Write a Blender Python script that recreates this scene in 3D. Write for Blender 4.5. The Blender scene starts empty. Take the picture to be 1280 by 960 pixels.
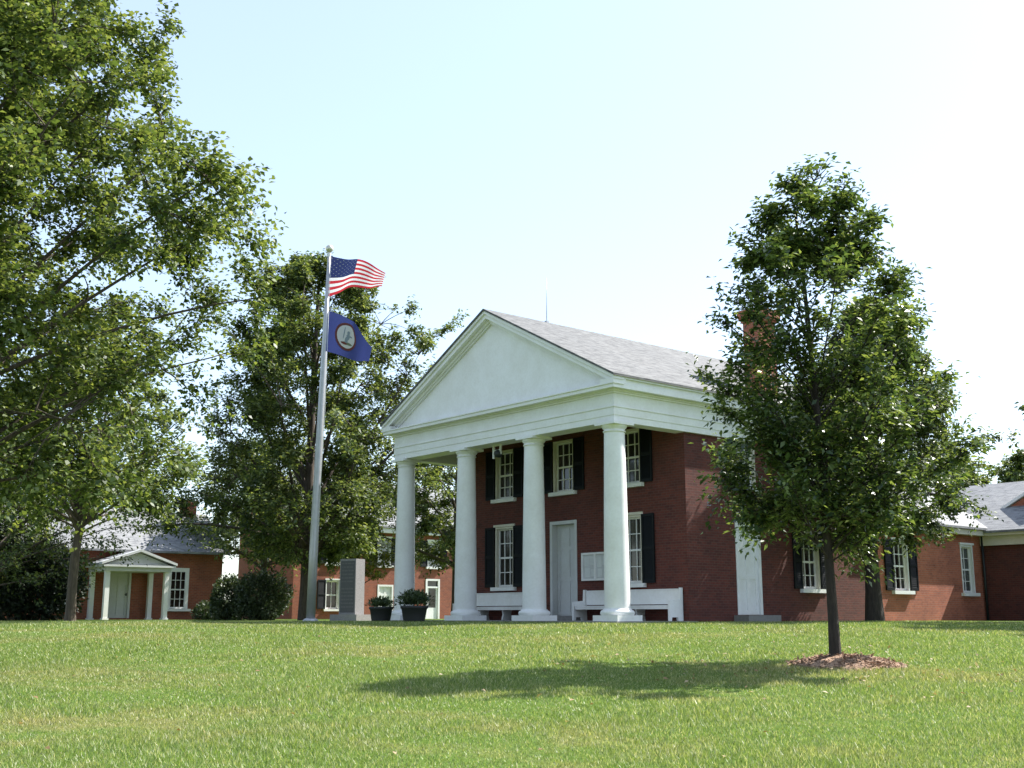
import bpy, bmesh, math, random
import numpy as np
from mathutils import Vector, Matrix
R = math.radians
scn = bpy.context.scene
C = scn.collection

# ------------------------------------------------------------------ camera, sky, sun, exposure
EYE = 0.17
PITCH = 11.39
cam_d = bpy.data.cameras.new('camera'); cam = bpy.data.objects.new('camera', cam_d); C.objects.link(cam)
cam.location = (0, 0, EYE); cam.rotation_euler = (R(90 + PITCH), 0, 0)
cam_d.sensor_width = 36; cam_d.lens = 36 * 1439 / 1280; cam_d.clip_end = 3000; cam_d.clip_start = .05
scn.camera = cam
SUN_EL = 48.5
SX, SY = .9, .43                                   # horizontal direction towards the sun
w = bpy.data.worlds.new('World'); scn.world = w; w.use_nodes = True
nt = w.node_tree
bg = nt.nodes['Background']; sky = nt.nodes.new('ShaderNodeTexSky')
sky.sky_type = 'NISHITA'; sky.sun_disc = False
sky.sun_elevation = R(SUN_EL); sky.sun_rotation = math.atan2(SX, SY)
sky.air_density = 1.0; sky.dust_density = 1.2; sky.ozone_density = .6; sky.altitude = 100
tint = nt.nodes.new('ShaderNodeMix'); tint.data_type = 'RGBA'; tint.blend_type = 'MULTIPLY'; tint.inputs[0].default_value = 1
tint.inputs[7].default_value = (1.03, 1.05, 1.10, 1)
nt.links.new(sky.outputs[0], tint.inputs[6]); hz = nt.nodes.new('ShaderNodeMix'); hz.data_type = 'RGBA'; hz.inputs[0].default_value = .42      # summer haze evens the sky out
hz.inputs[7].default_value = (2.6, 2.95, 3.2, 1)
nt.links.new(tint.outputs[2], hz.inputs[6]); nt.links.new(hz.outputs[2], bg.inputs[0]); bg.inputs[1].default_value = .145
sun_d = bpy.data.lights.new('sun', 'SUN'); sun = bpy.data.objects.new('sun', sun_d); C.objects.link(sun)
sun_d.energy = 5.0; sun_d.angle = R(.53); sun_d.color = (1, .965, .90)
sv = Vector((SX, SY, math.tan(R(SUN_EL)) * math.hypot(SX, SY))).normalized()
sun.rotation_euler = sv.to_track_quat('Z', 'Y').to_euler()
scn.view_settings.view_transform = 'Standard'; scn.view_settings.look = 'None'
scn.view_settings.exposure = 1.24; scn.view_settings.gamma = 1
scn.render.engine = 'CYCLES'
scn.cycles.max_bounces = 6; scn.cycles.transmission_bounces = 4; scn.cycles.diffuse_bounces = 3
scn.cycles.use_denoising = True

# ------------------------------------------------------------------ materials
class NG:
    def __init__(s, name):
        s.m = bpy.data.materials.new(name); s.m.use_nodes = True; s.t = s.m.node_tree
        s.b = s.t.nodes['Principled BSDF']; s.out = s.t.nodes['Material Output']
    def n(s, typ, ins=None, **kw):
        nd = s.t.nodes.new('ShaderNode' + typ)
        for k, v in kw.items(): setattr(nd, k, v)
        for k, v in (ins or {}).items():
            if hasattr(v, 'is_output') : s.t.links.new(v, nd.inputs[k])
            else: nd.inputs[k].default_value = v
        return nd
    def l(s, a, b): s.t.links.new(a, b)
    def ramp(s, fac, stops):
        nd = s.t.nodes.new('ShaderNodeValToRGB'); e = nd.color_ramp.elements
        while len(e) < len(stops): e.new(.5)
        for el, (p, c) in zip(e, stops):
            el.position = p; el.color = tuple(c) + (1,) if len(c) == 3 else c
        s.l(fac, nd.inputs[0]); return nd.outputs[0]
    def mix(s, f, a, b, mode='MIX'):
        nd = s.t.nodes.new('ShaderNodeMix'); nd.data_type = 'RGBA'; nd.blend_type = mode
        for i, v in ((0, f), (6, a), (7, b)):
            if hasattr(v, 'is_output'): s.l(v, nd.inputs[i])
            else: nd.inputs[i].default_value = v if i == 0 else tuple(v) + (1,)
        return nd.outputs[2]
    def noise(s, vec, scale, detail=4, rough=.55):
        return s.n('TexNoise', {'Vector': vec, 'Scale': scale, 'Detail': detail, 'Roughness': rough}).outputs[0]
    def uv(s): return s.n('TexCoord').outputs['UV']
    def pos(s): return s.n('NewGeometry').outputs['Position']
    def bump(s, h, st, dist=.01):
        b = s.n('Bump', {'Height': h, 'Strength': st, 'Distance': dist}); s.l(b.outputs[0], s.b.inputs['Normal'])

def brick_mat(name, c1, c2, mortar, var=.55):
    g = NG(name); uv = g.uv()
    br = g.n('TexBrick', {'Vector': uv, 'Color1': c1 + (1,), 'Color2': c2 + (1,), 'Mortar': mortar + (1,), 'Scale': 1.0,
                          'Mortar Size': .008, 'Mortar Smooth': .2, 'Bias': -.1, 'Brick Width': .215, 'Row Height': .076})
    br.offset = .5
    big = g.noise(uv, .7, 5, .6); fine = g.noise(uv, 9, 3, .6)
    c = g.mix(var, br.outputs[0], g.ramp(big, [(.3, (.45, .40, .40)), (.7, (1.25, 1.2, 1.15))]), 'MULTIPLY')
    c = g.mix(.35, c, g.ramp(fine, [(.3, (.6, .55, .55)), (.7, (1.3, 1.25, 1.2))]), 'MULTIPLY')
    g.l(c, g.b.inputs['Base Color']); g.b.inputs['Roughness'].default_value = .88
    g.bump(br.outputs[1], .35, -.008)
    return g.m

def paint_mat(name, col, rough=.5, dirt=.2):
    g = NG(name); p = g.pos()
    n1 = g.noise(p, 1.7, 5, .65); n2 = g.noise(p, 14, 3)
    c = g.mix(dirt * 2, col, g.mix(1, col, g.ramp(n1, [(.35, (.78, .76, .70)), (.65, (1, 1, 1))]), 'MULTIPLY'))
    c = g.mix(dirt, c, g.mix(1, c, g.ramp(n2, [(.3, (.75, .73, .7)), (.6, (1, 1, 1))]), 'MULTIPLY'))
    g.l(c, g.b.inputs['Base Color']); g.b.inputs['Roughness'].default_value = rough
    g.bump(n2, .06, .01)
    return g.m

def plain_mat(name, col, rough=.6, metal=0, spec=.5, nscale=6, nvar=.25):
    g = NG(name); p = g.pos(); n1 = g.noise(p, nscale, 5)
    c = g.mix(nvar, col, g.mix(1, col, g.ramp(n1, [(.3, (.45, .45, .45)), (.7, (1.35, 1.35, 1.35))]), 'MULTIPLY'))
    g.l(c, g.b.inputs['Base Color']); g.b.inputs['Roughness'].default_value = rough
    g.b.inputs['Metallic'].default_value = metal; g.b.inputs['Specular IOR Level'].default_value = spec
    return g.m

def shingle_mat(name, c1, c2, c3):
    g = NG(name); uv = g.uv()
    br = g.n('TexBrick', {'Vector': uv, 'Color1': c1 + (1,), 'Color2': c2 + (1,), 'Mortar': (.05, .048, .05, 1), 'Scale': 1.0,
                          'Mortar Size': .007, 'Mortar Smooth': .3, 'Bias': 0, 'Brick Width': .26, 'Row Height': .17})
    st = g.n('Mapping', {'Vector': uv, 'Scale': (1.4, 4.2, 1)}).outputs[0]
    n1 = g.noise(st, 1.6, 6, .7); n2 = g.noise(uv, .5, 3)
    c = g.mix(g.ramp(n1, [(.44, (0, 0, 0)), (.56, (1, 1, 1))]), br.outputs[0], c3)
    c = g.mix(.4, c, g.ramp(n2, [(.3, (.7, .7, .72)), (.7, (1.2, 1.17, 1.12))]), 'MULTIPLY')
    g.l(c, g.b.inputs['Base Color']); g.b.inputs['Roughness'].default_value = .75
    g.bump(br.outputs[1], .5, -.012)
    return g.m

def leaf_mat(name, dark, mid, light, rough=.38, trans=.35, spec=.5):
    g = NG(name); geo = g.n('NewGeometry')
    n1 = g.noise(geo.outputs['Position'], .8, 3)
    f = g.n('Math', {0: geo.outputs['Random Per Island'], 1: .7}, operation='MULTIPLY').outputs[0]
    f = g.n('Math', {0: n1, 1: .6, 2: f}, operation='MULTIPLY_ADD').outputs[0]
    c = g.ramp(f, [(.25, dark), (.62, mid), (.98, light)])
    g.l(c, g.b.inputs['Base Color']); g.b.inputs['Roughness'].default_value = rough
    g.b.inputs['Specular IOR Level'].default_value = spec
    tr = g.n('BsdfTranslucent'); g.l(g.mix(1, c, (1.4, 1.3, .65), 'MULTIPLY'), tr.inputs[0])
    mx = g.n('MixShader', {0: trans}); g.l(g.b.outputs[0], mx.inputs[1]); g.l(tr.outputs[0], mx.inputs[2])
    g.l(mx.outputs[0], g.out.inputs[0])
    return g.m

def bark_mat(name, a, b):
    g = NG(name); p = g.pos(); mp = g.n('Mapping', {'Vector': p, 'Scale': (9, 9, 1.6)}).outputs[0]
    n1 = g.noise(mp, 2.2, 6, .7)
    g.l(g.ramp(n1, [(.3, a), (.7, b)]), g.b.inputs['Base Color']); g.b.inputs['Roughness'].default_value = .92
    g.bump(n1, .8, .03)
    return g.m

def grass_color(g, p, blade):
    sx = g.n('Mapping', {'Vector': p, 'Scale': (.55, 1, 1)}).outputs[0]
    big = g.noise(sx, .33, 4, .6); mid = g.noise(p, 1.6, 4, .6); fine = g.noise(p, 28, 3, .7)
    green = g.ramp(fine, [(.25, (.055, .105, .016)), (.5, (.10, .17, .028)), (.8, (.17, .235, .055))])
    straw = g.ramp(fine, [(.25, (.15, .13, .05)), (.6, (.29, .25, .11)), (.85, (.42, .37, .20))])
    m = g.n('Math', {0: big, 1: .62, 2: g.n('Math', {0: mid, 1: .38}, operation='MULTIPLY').outputs[0]}, operation='MULTIPLY_ADD').outputs[0]
    fac = g.ramp(m, [(.485, (0, 0, 0)), (.68, (.72, .72, .72))])
    return green, straw, fac

def lawn_mat():
    g = NG('lawn_ground'); p = g.pos()
    green, straw, fac = grass_color(g, p, False)
    c = g.mix(fac, green, straw)
    g.l(c, g.b.inputs['Base Color']); g.b.inputs['Roughness'].default_value = .95; g.b.inputs['Specular IOR Level'].default_value = .1
    g.bump(g.noise(p, 40, 3, .7), .9, .05)
    return g.m

def blade_mat():
    g = NG('grass_blades'); geo = g.n('NewGeometry'); p = geo.outputs['Position']
    green, straw, fac = grass_color(g, p, True)
    rnd = geo.outputs['Random Per Island']
    gr = g.ramp(rnd, [(0, (.10, .152, .034)), (.45, (.165, .235, .060)), (.80, (.26, .315, .10)), (1, (.55, .52, .36))])
    st = g.ramp(rnd, [(0, (.16, .16, .06)), (.5, (.31, .28, .12)), (1, (.58, .50, .32))])
    c = g.mix(fac, gr, st)
    g.l(c, g.b.inputs['Base Color']); g.b.inputs['Roughness'].default_value = .45; g.b.inputs['Specular IOR Level'].default_value = .5
    tr = g.n('BsdfTranslucent'); g.l(g.mix(1, c, (1.3, 1.3, .7), 'MULTIPLY'), tr.inputs[0])
    mx = g.n('MixShader', {0: .4}); g.l(g.b.outputs[0], mx.inputs[1]); g.l(tr.outputs[0], mx.inputs[2]); g.l(mx.outputs[0], g.out.inputs[0])
    return g.m

def glass_mat(name, col, rough):
    g = NG(name); p = g.pos()
    n = g.noise(p, 1.3, 2)
    g.l(g.mix(1, col, g.ramp(n, [(.35, (.4, .4, .4)), (.65, (1.8, 1.7, 1.6))]), 'MULTIPLY'), g.b.inputs['Base Color'])
    g.b.inputs['Roughness'].default_value = rough; g.b.inputs['Specular IOR Level'].default_value = .6
    g.bump(g.noise(p, 2.2, 1), .08, .05)
    return g.m

M = dict(
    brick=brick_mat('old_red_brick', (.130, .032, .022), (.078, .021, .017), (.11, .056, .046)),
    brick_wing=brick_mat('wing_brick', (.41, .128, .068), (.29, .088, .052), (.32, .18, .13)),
    brick_orange=brick_mat('orange_red_brick', (.30, .088, .045), (.22, .062, .036), (.25, .15, .11)),
    white=paint_mat('white_paint', (.79, .79, .78)),
    cream=paint_mat('cream_paint', (.66, .62, .52)),
    soffit=plain_mat('tan_boards', (.30, .235, .17), .7),
    gray_white=paint_mat('grey_white_paint', (.56, .57, .57)),
    roof=shingle_mat('brown_grey_shingles', (.040, .042, .043), (.076, .078, .079), (.130, .132, .131)),
    roof_grey=shingle_mat('grey_slates', (.13, .135, .145), (.19, .195, .205), (.23, .235, .24)),
    shutter=plain_mat('dark_green_black_paint', (.006, .008, .010), .6, spec=.2),
    shutter_blue=plain_mat('black_paint_worn', (.016, .018, .022), .5),
    glass=glass_mat('window_glass', (.012, .011, .010), .08),
    glass_pale=glass_mat('curtained_glass', (.35, .38, .40), .15),
    blind=glass_mat('dark_glass', (.03, .035, .04), .1),
    metal=plain_mat('brushed_aluminium', (.42, .42, .44), .42, .45, nvar=.15),
    gold=plain_mat('weathered_ball', (.62, .60, .52), .35, .6),
    granite=plain_mat('grey_granite', (.24, .23, .23), .7, nscale=30, nvar=.5),
    granite_dark=plain_mat('shade_darkened_granite', (.055, .055, .062), .45, nscale=40, nvar=.5), granite_cut=plain_mat('cut_lettering', (.12, .12, .125), .9), 
    concrete=plain_mat('stone_step', (.22, .21, .20), .9, nscale=12),
    darkvoid=plain_mat('shadowed_wood', (.04, .035, .03), .9),
    pot=plain_mat('dark_plastic_tub', (.02, .02, .022), .55),
    soil=plain_mat('soil', (.05, .035, .025), .95),
    iron=plain_mat('dark_metal', (.025, .03, .032), .5, .3),
    bark_dark=bark_mat('dark_brown_bark', (.014, .010, .008), (.05, .038, .030)),
    bark=bark_mat('grey_brown_bark', (.035, .026, .020), (.11, .085, .065)),
    bark_light=bark_mat('light_bark', (.05, .037, .027), (.13, .10, .075)),
    paper=plain_mat('notice_paper', (.62, .64, .62), .7, nscale=3),
    leaf_maple=leaf_mat('maple_leaves', (.024, .046, .017), (.080, .124, .036), (.20, .245, .08), .5, .42),
    leaf_dark=leaf_mat('glossy_dark_leaves', (.020, .038, .015), (.054, .088, .029), (.16, .21, .07), .33, .42, .7),
    leaf_young=leaf_mat('young_elm_leaves', (.018, .040, .015), (.058, .100, .031), (.18, .235, .075), .33, .42, .7),
    leaf_mid=leaf_mat('locust_leaves', (.026, .049, .019), (.080, .120, .040), (.20, .24, .085), .5, .44),
    leaf_yellow=leaf_mat('yellow_green_leaves', (.06, .09, .012), (.13, .16, .022), (.24, .24, .04), .4, .42),
    leaf_shrub=leaf_mat('boxwood_leaves', (.022, .042, .020), (.055, .085, .038), (.11, .145, .07), .5, .2),
    leaf_hedge=leaf_mat('evergreen_leaves', (.006, .014, .006), (.014, .026, .010), (.03, .05, .016), .6, .15),
    dry_leaf=leaf_mat('dry_leaves', (.16, .09, .04), (.30, .20, .10), (.48, .40, .26), .6, .2),
    lawn=lawn_mat(), blades=blade_mat(),
)
def flag_cloth(name, col):
    g = NG(name); g.b.inputs['Base Color'].default_value = col + (1,); g.b.inputs['Roughness'].default_value = .75
    n = g.noise(g.uv(), 60, 2); g.l(g.mix(.25, col, g.mix(1, col, g.ramp(n, [(.3, (.7, .7, .7)), (.7, (1.2, 1.2, 1.2))]), 'MULTIPLY')), g.b.inputs['Base Color'])
    tr = g.n('BsdfTranslucent', {0: col + (1,)}); mx = g.n('MixShader', {0: .45})
    g.l(g.b.outputs[0], mx.inputs[1]); g.l(tr.outputs[0], mx.inputs[2]); g.l(mx.outputs[0], g.out.inputs[0]); return g.m
M['f_red'] = flag_cloth('red_cloth', (.52, .03, .045)); M['f_white'] = flag_cloth('white_cloth', (.80, .80, .80))
M['f_navy'] = flag_cloth('navy_cloth', (.025, .035, .12)); M['f_blue'] = flag_cloth('blue_cloth', (.034, .046, .165))
M['f_seal'] = flag_cloth('seal_ring', (.20, .055, .045)); M['f_grey'] = flag_cloth('seal_figures', (.30, .36, .42)); M['f_green'] = flag_cloth('seal_green', (.22, .25, .16))
def mulch_mat():
    g = NG('wood_mulch'); p = g.pos(); n = g.noise(p, 45, 4, .7)
    g.l(g.ramp(n, [(.3, (.17, .095, .06)), (.5, (.42, .265, .175)), (.75, (.62, .44, .32))]), g.b.inputs['Base Color'])
    g.b.inputs['Roughness'].default_value = .95; g.bump(n, 1, .04); return g.m
M['mulch'] = mulch_mat()

# ------------------------------------------------------------------ mesh helpers
def link(name, me, mats, parent=None, smooth=False):
    for m in (mats if isinstance(mats, (list, tuple)) else [mats]): me.materials.append(M[m] if isinstance(m, str) else m)
    o = bpy.data.objects.new(name, me); C.objects.link(o)
    if parent is not None: o.parent = parent
    if smooth: me.polygons.foreach_set('use_smooth', [True] * len(me.polygons))
    return o
def tag(o, label, cat, group=None):
    o['label'] = label; o['category'] = cat
    if group: o['group'] = group
    return o
def thing(name, label, cat, loc=(0, 0, 0), rz=0, group=None):
    o = bpy.data.objects.new(name, None); C.objects.link(o); o.location = loc; o.rotation_euler = (0, 0, rz)
    o.empty_display_size = .3
    return tag(o, label, cat, group)
def ident(u, n, z): return (u, n, z)

class MB:
    """collects faces; P maps (u along wall, n outward, z up) to the local space of the thing"""
    def __init__(s, P=None): s.v = []; s.f = []; s.mi = []; s.P = P or ident; s.m = 0; s.sm = []
    def add(s, vs, fs, smooth=False):
        b = len(s.v); s.v += [s.P(*v) for v in vs]
        for f in fs: s.f.append([b + i for i in f]); s.mi.append(s.m); s.sm.append(smooth)
    def box(s, u0, u1, n0, n1, z0, z1):
        s.add([(u0, n0, z0), (u1, n0, z0), (u1, n1, z0), (u0, n1, z0), (u0, n0, z1), (u1, n0, z1), (u1, n1, z1), (u0, n1, z1)],
              [(0, 3, 2, 1), (4, 5, 6, 7), (0, 1, 5, 4), (1, 2, 6, 5), (2, 3, 7, 6), (3, 0, 4, 7)]); return s
    def prism(s, prof, axis, a0, a1):
        """prof: list of 2-tuples; axis 'u': (n,z) profile extruded along u; 'n': (u,z) along n"""
        k = len(prof); mk = (lambda a, p: (a, p[0], p[1])) if axis == 'u' else (lambda a, p: (p[0], a, p[1])) if axis == 'n' else (lambda a, p: (p[0], p[1], a))
        s.add([mk(a0, p) for p in prof] + [mk(a1, p) for p in prof],
              [tuple(range(k))[::-1], tuple(range(k, 2 * k))] + [(i, (i + 1) % k, k + (i + 1) % k, k + i) for i in range(k)]); return s
    def lathe(s, prof, cx=0, cy=0, seg=32, caps=True):
        k = len(prof); vs = []
        for r, z in prof:
            for j in range(seg): a = 2 * math.pi * j / seg; vs.append((cx + r * math.cos(a), cy + r * math.sin(a), z))
        fs = [(i * seg + j, i * seg + (j + 1) % seg, (i + 1) * seg + (j + 1) % seg, (i + 1) * seg + j) for i in range(k - 1) for j in range(seg)]
        s.add(vs, fs, True)
        if caps: s.add(vs[-seg:], [tuple(range(seg))]); s.add(vs[:seg], [tuple(range(seg))[::-1]])
        return s
    def tube(s, pts, rads, seg=8):
        pts = [Vector(p) for p in pts]; vs = []
        for i, p in enumerate(pts):
            d = (pts[min(i + 1, len(pts) - 1)] - pts[max(i - 1, 0)]).normalized()
            a = d.orthogonal().normalized(); b = d.cross(a)
            if i and 'pa' in dir(): pass
            for j in range(seg): t = 2 * math.pi * j / seg; vs.append(tuple(p + (a * math.cos(t) + b * math.sin(t)) * rads[i]))
        k = len(pts)
        s.add(vs, [(i * seg + j, i * seg + (j + 1) % seg, (i + 1) * seg + (j + 1) % seg, (i + 1) * seg + j) for i in range(k - 1) for j in range(seg)]
              + [tuple(range(seg))[::-1], tuple(range((k - 1) * seg, k * seg))], True); return s
    def build(s, name, mats, parent=None):
        me = bpy.data.meshes.new(name); me.from_pydata(s.v, [], s.f); me.update()
        bm = bmesh.new(); bm.from_mesh(me); bmesh.ops.recalc_face_normals(bm, faces=bm.faces)
        uvl = bm.loops.layers.uv.new('UVMap')
        for i, f in enumerate(bm.faces):
            n = f.normal
            if abs(n.z) > .95:
                for l in f.loops: l[uvl].uv = (l.vert.co.x, l.vert.co.y)
            else:
                h = Vector((-n.y, n.x, 0)).normalized(); up = n.cross(h); up = up if up.z > 0 else -up
                for l in f.loops: l[uvl].uv = (l.vert.co.dot(h) + .37 * (abs(n.x) > .7), l.vert.co.dot(up))
        bm.to_mesh(me); bm.free()
        me.polygons.foreach_set('material_index', s.mi); me.polygons.foreach_set('use_smooth', s.sm)
        return link(name, me, mats, parent)

def wall_faces(mb, u0, u1, z0, z1, n, holes, depth):
    """wall sheet in plane n with rectangular openings (u0,u1,z0,z1) and reveals running inward by depth"""
    us = sorted({u0, u1, *[h[0] for h in holes], *[h[1] for h in holes]}); zs = sorted({z0, z1, *[h[2] for h in holes], *[h[3] for h in holes]})
    us = [x for x in us if u0 <= x <= u1]; zs = [x for x in zs if z0 <= x <= z1]
    for a, b in zip(us, us[1:]):
        for c, d in zip(zs, zs[1:]):
            mu, mz = (a + b) / 2, (c + d) / 2
            if any(h[0] < mu < h[1] and h[2] < mz < h[3] for h in holes): continue
            mb.add([(a, n, c), (b, n, c), (b, n, d), (a, n, d)], [(0, 1, 2, 3)])
    for h in holes:
        a, b, c, d = h[:4]; m = n - depth
        mb.add([(a, n, c), (b, n, c), (b, n, d), (a, n, d), (a, m, c), (b, m, c), (b, m, d), (a, m, d)],
               [(0, 1, 5, 4), (1, 2, 6, 5), (2, 3, 7, 6), (3, 0, 4, 7)])

def add_window(parent, P, uc, z0, w_, h, n, cols=3, rows=4, depth=.16, frame='cream', pane='glass', shutters=None, sill=True, shut_w=None, lintel=True, top_pane=None, sw=.07):
    """a sash window whose opening is centred at uc with its sill at z0 in wall plane n"""
    a, b, c, d = uc - w_ / 2, uc + w_ / 2, z0, z0 + h
    m = n - depth
    f = MB(P)
    f.box(a + .004, a + sw, m, n + .015, c, d - .002); f.box(b - sw, b - .004, m, n + .015, c, d - .002); f.box(a + sw, b - sw, m, n + .013, d - sw, d - .004)
    if lintel: f.box(a - .05, b + .05, n + .003, n + .06, d, d + .075)
    fr = f.build('window', frame, parent)
    g = MB(P)
    g.add([(a + sw, m + .012, c), (b - sw, m + .012, c), (b - sw, m + .012, d - sw), (a + sw, m + .012, d - sw)], [(0, 1, 2, 3)])
    g.build('pane', pane, fr)
    s = MB(P); x0, x1, y0, y1 = a + sw, b - sw, c + .01, d - sw
    t = .026; mid = (y0 + y1) / 2
    s.box(x0, x0 + .045, m + .02, m + .06, y0, y1); s.box(x1 - .045, x1, m + .02, m + .06, y0, y1)
    s.box(x0 + .045, x1 - .045, m + .02, m + .06, y0, y0 + .07); s.box(x0 + .045, x1 - .045, m + .02, m + .06, y1 - .05, y1); s.box(x0 + .045, x1 - .045, m + .02, m + .07, mid - .03, mid + .03)
    for i in range(1, cols):
        x = x0 + (x1 - x0) * i / cols; s.box(x - t / 2, x + t / 2, m + .018, m + .048, y0 + .07, mid - .03); s.box(x - t / 2, x + t / 2, m + .018, m + .048, mid + .03, y1 - .05)
    for i in range(1, rows):
        if i * 2 == rows: continue
        y = y0 + (y1 - y0) * i / rows; s.box(x0 + .045, x1 - .045, m + .016, m + .046, y - t / 2, y + t / 2)
    s.build('sash', frame if frame != 'cream' else 'white', fr)
    if sill:
        q = MB(P); q.box(a - .12, b + .12, m + .05, n + .13, c - .12, c - .002); q.build('sill', 'white', fr)
    for side in (shutters or ''):
        sw_ = shut_w or w_ / 2
        q = MB(P); u0 = a - sw_ - .01 if side == 'L' else b + .01
        u1 = u0 + sw_; zz0, zz1 = c + .0, d + .0
        q.box(u0, u0 + .06, n + .02, n + .065, zz0, zz1); q.box(u1 - .06, u1, n + .02, n + .065, zz0, zz1)
        mids = (zz0 + zz1) / 2
        for r0, r1 in ((zz0, zz0 + .1), (mids - .05, mids + .05), (zz1 - .08, zz1)): q.box(u0 + .06, u1 - .06, n + .021, n + .064, r0, r1)
        for lo, hi in ((zz0 + .1, mids - .05), (mids + .05, zz1 - .08)):
            k = max(4, int((hi - lo) / .06))
            for i in range(k):
                z = lo + (hi - lo) * i / k
                q.add([(u0 + .06, n + .055, z), (u1 - .06, n + .055, z), (u1 - .06, n + .027, z + (hi - lo) / k * 1.25), (u0 + .06, n + .027, z + (hi - lo) / k * 1.25)], [(0, 1, 2, 3)])
        q.build('shutter', 'shutter', fr)
    return fr

def add_door(parent, P, u0, u1, z0, z1, n, mat='white', depth=.14, panels=((.1, .9),), fr=.11, handle=True, name='door'):
    f = MB(P); m = n - depth
    f.box(u0 + .004, u0 + fr, m, n + .02, z0, z1 - .003); f.box(u1 - fr, u1 - .004, m, n + .02, z0, z1 - .003); f.box(u0 + fr, u1 - fr, m, n + .018, z1 - fr, z1 - .004)
    w_ = u1 - u0 - 2 * fr; a, b = u0 + fr, u1 - fr; top = z1 - fr
    f.box(a, b, m - .01, m + .03, z0, top)
    st = .12
    f.box(a + .002, a + st, m + .03, m + .05, z0 + .01, top - .003); f.box(b - st, b - .002, m + .03, m + .05, z0 + .01, top - .003)
    mid = (a + b) / 2; f.box(mid - .06, mid + .06, m + .03, m + .049, z0 + .01, top - .004)
    for zz in (z0 + .01, z0 + (top - z0) * .38, z0 + (top - z0) * .72, top - st - .004): 
        f.box(a + st, mid - .06, m + .03, m + .048, zz, zz + st); f.box(mid + .06, b - st, m + .03, m + .048, zz, zz + st)
    d = f.build(name, mat, parent)
    if handle:
        h = MB(P); h.box(b - .1, b - .06, m + .05, m + .11, z0 + 1.0, z0 + 1.12); h.box(b - .16, b - .1, m + .09, m + .108, z0 + 1.05, z0 + 1.075); h.build('handle', 'iron', d)
    return d

# ------------------------------------------------------------------ terrain
def gz(x, y):
    s = 1.6
    t = (29.5 - np.asarray(y, float)) / s
    z = -.0485 * s * np.logaddexp(0, t)
    x = np.asarray(x, float)
    return z + .018 * np.sin(x * .9 + y * .4) * np.cos(y * .7 - x * .3) * (1 / (1 + np.exp(-(27 - y) / 1.5)))
def grid_mesh(name, xs, ys, zf):
    X, Y = np.meshgrid(xs, ys); Z = zf(X, Y); v = np.stack([X, Y, Z], -1).reshape(-1, 3)
    nx, ny = len(xs), len(ys); i = np.arange(nx * ny).reshape(ny, nx)
    f = np.stack([i[:-1, :-1], i[:-1, 1:], i[1:, 1:], i[1:, :-1]], -1).reshape(-1, 4)
    return np_mesh(name, v, f)
def np_mesh(name, v, f):
    me = bpy.data.meshes.new(name); k = f.shape[1]
    me.vertices.add(len(v)); me.vertices.foreach_set('co', np.ascontiguousarray(v, dtype=np.float32).ravel())
    me.loops.add(f.size); me.loops.foreach_set('vertex_index', np.ascontiguousarray(f, dtype=np.int32).ravel())
    me.polygons.add(len(f)); me.polygons.foreach_set('loop_start', np.arange(0, f.size, k, dtype=np.int32))
    me.polygons.foreach_set('loop_total', np.full(len(f), k, dtype=np.int32)) if hasattr(me.polygons[0], 'loop_total') and False else None
    me.update(calc_edges=True); me.validate(); return me
xs = np.unique(np.concatenate([np.linspace(-900, -60, 15), np.linspace(-60, 60, 161), np.linspace(60, 900, 15)]))
ys = np.unique(np.concatenate([np.linspace(-300, -20, 8), np.linspace(-20, 60, 161), np.linspace(60, 1500, 20)]))
ground = link('ground', grid_mesh('ground', xs, ys, gz), 'lawn', smooth=True); ground['kind'] = 'structure'
rng = np.random.default_rng(7)
def build_grass():
    parts = []
    for (y0, y1, dens, hh, ww) in ((7.5, 12, 2600, .050, .0085), (12, 18, 1450, .052, .011), (18, 25, 800, .055, .014), (25, 34, 450, .058, .018)):
        hw = y1 * .5 + 3; n = int((y1 - y0) * 2 * hw * dens)
        x = rng.uniform(-hw, hw, n); y = rng.uniform(y0, y1, n)
        keep = np.abs(x) < y * .47 + 2.2
        parts.append((x[keep], y[keep], hh, ww))
    V = []
    for x, y, hh, ww in parts:
        n = len(x); patch = .8 + .35 * np.sin(x * 1.3 + 2 * np.sin(y * .8)) * np.sin(y * 1.1 + x * .4)
        h = hh * rng.uniform(.5, 1.25, n) * patch; a = rng.uniform(0, 2 * np.pi, n); wd = ww * rng.uniform(.7, 1.3, n)
        z = gz(x, y) - .003; dx, dy = np.cos(a) * wd / 2, np.sin(a) * wd / 2
        b = rng.uniform(0, 2 * np.pi, n); ln = h * rng.uniform(.1, 1.0, n)
        V.append(np.stack([np.stack([x - dx, y - dy, z], -1), np.stack([x + dx, y + dy, z], -1), np.stack([x + np.cos(b) * ln, y + np.sin(b) * ln, z + h], -1)], 1))
    V = np.concatenate(V); n = len(V)
    # keep blades out of the portico, walls and mulch ring
    px, py = V[:, 0, 0] - DX, V[:, 0, 1] - DY; lx = px * EX[0] + py * EX[1]; ly = px * EY[0] + py * EY[1]
    ok = ~((lx < .72) & (lx > -10.8) & (ly > -.62)) & ~((lx < .22) & (ly > 2)) & (np.hypot((V[:, 0, 0] - 5.0), (V[:, 0, 1] - 17.75)) > .70)
    V = V[ok]; n = len(V)
    o = link('grass', np_mesh('grass', V.reshape(-1, 3), np.arange(n * 3).reshape(n, 3)), 'blades')
    o['kind'] = 'stuff'; tag(o, 'sunlit mown lawn with dry straw coloured patches', 'grass')

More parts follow.
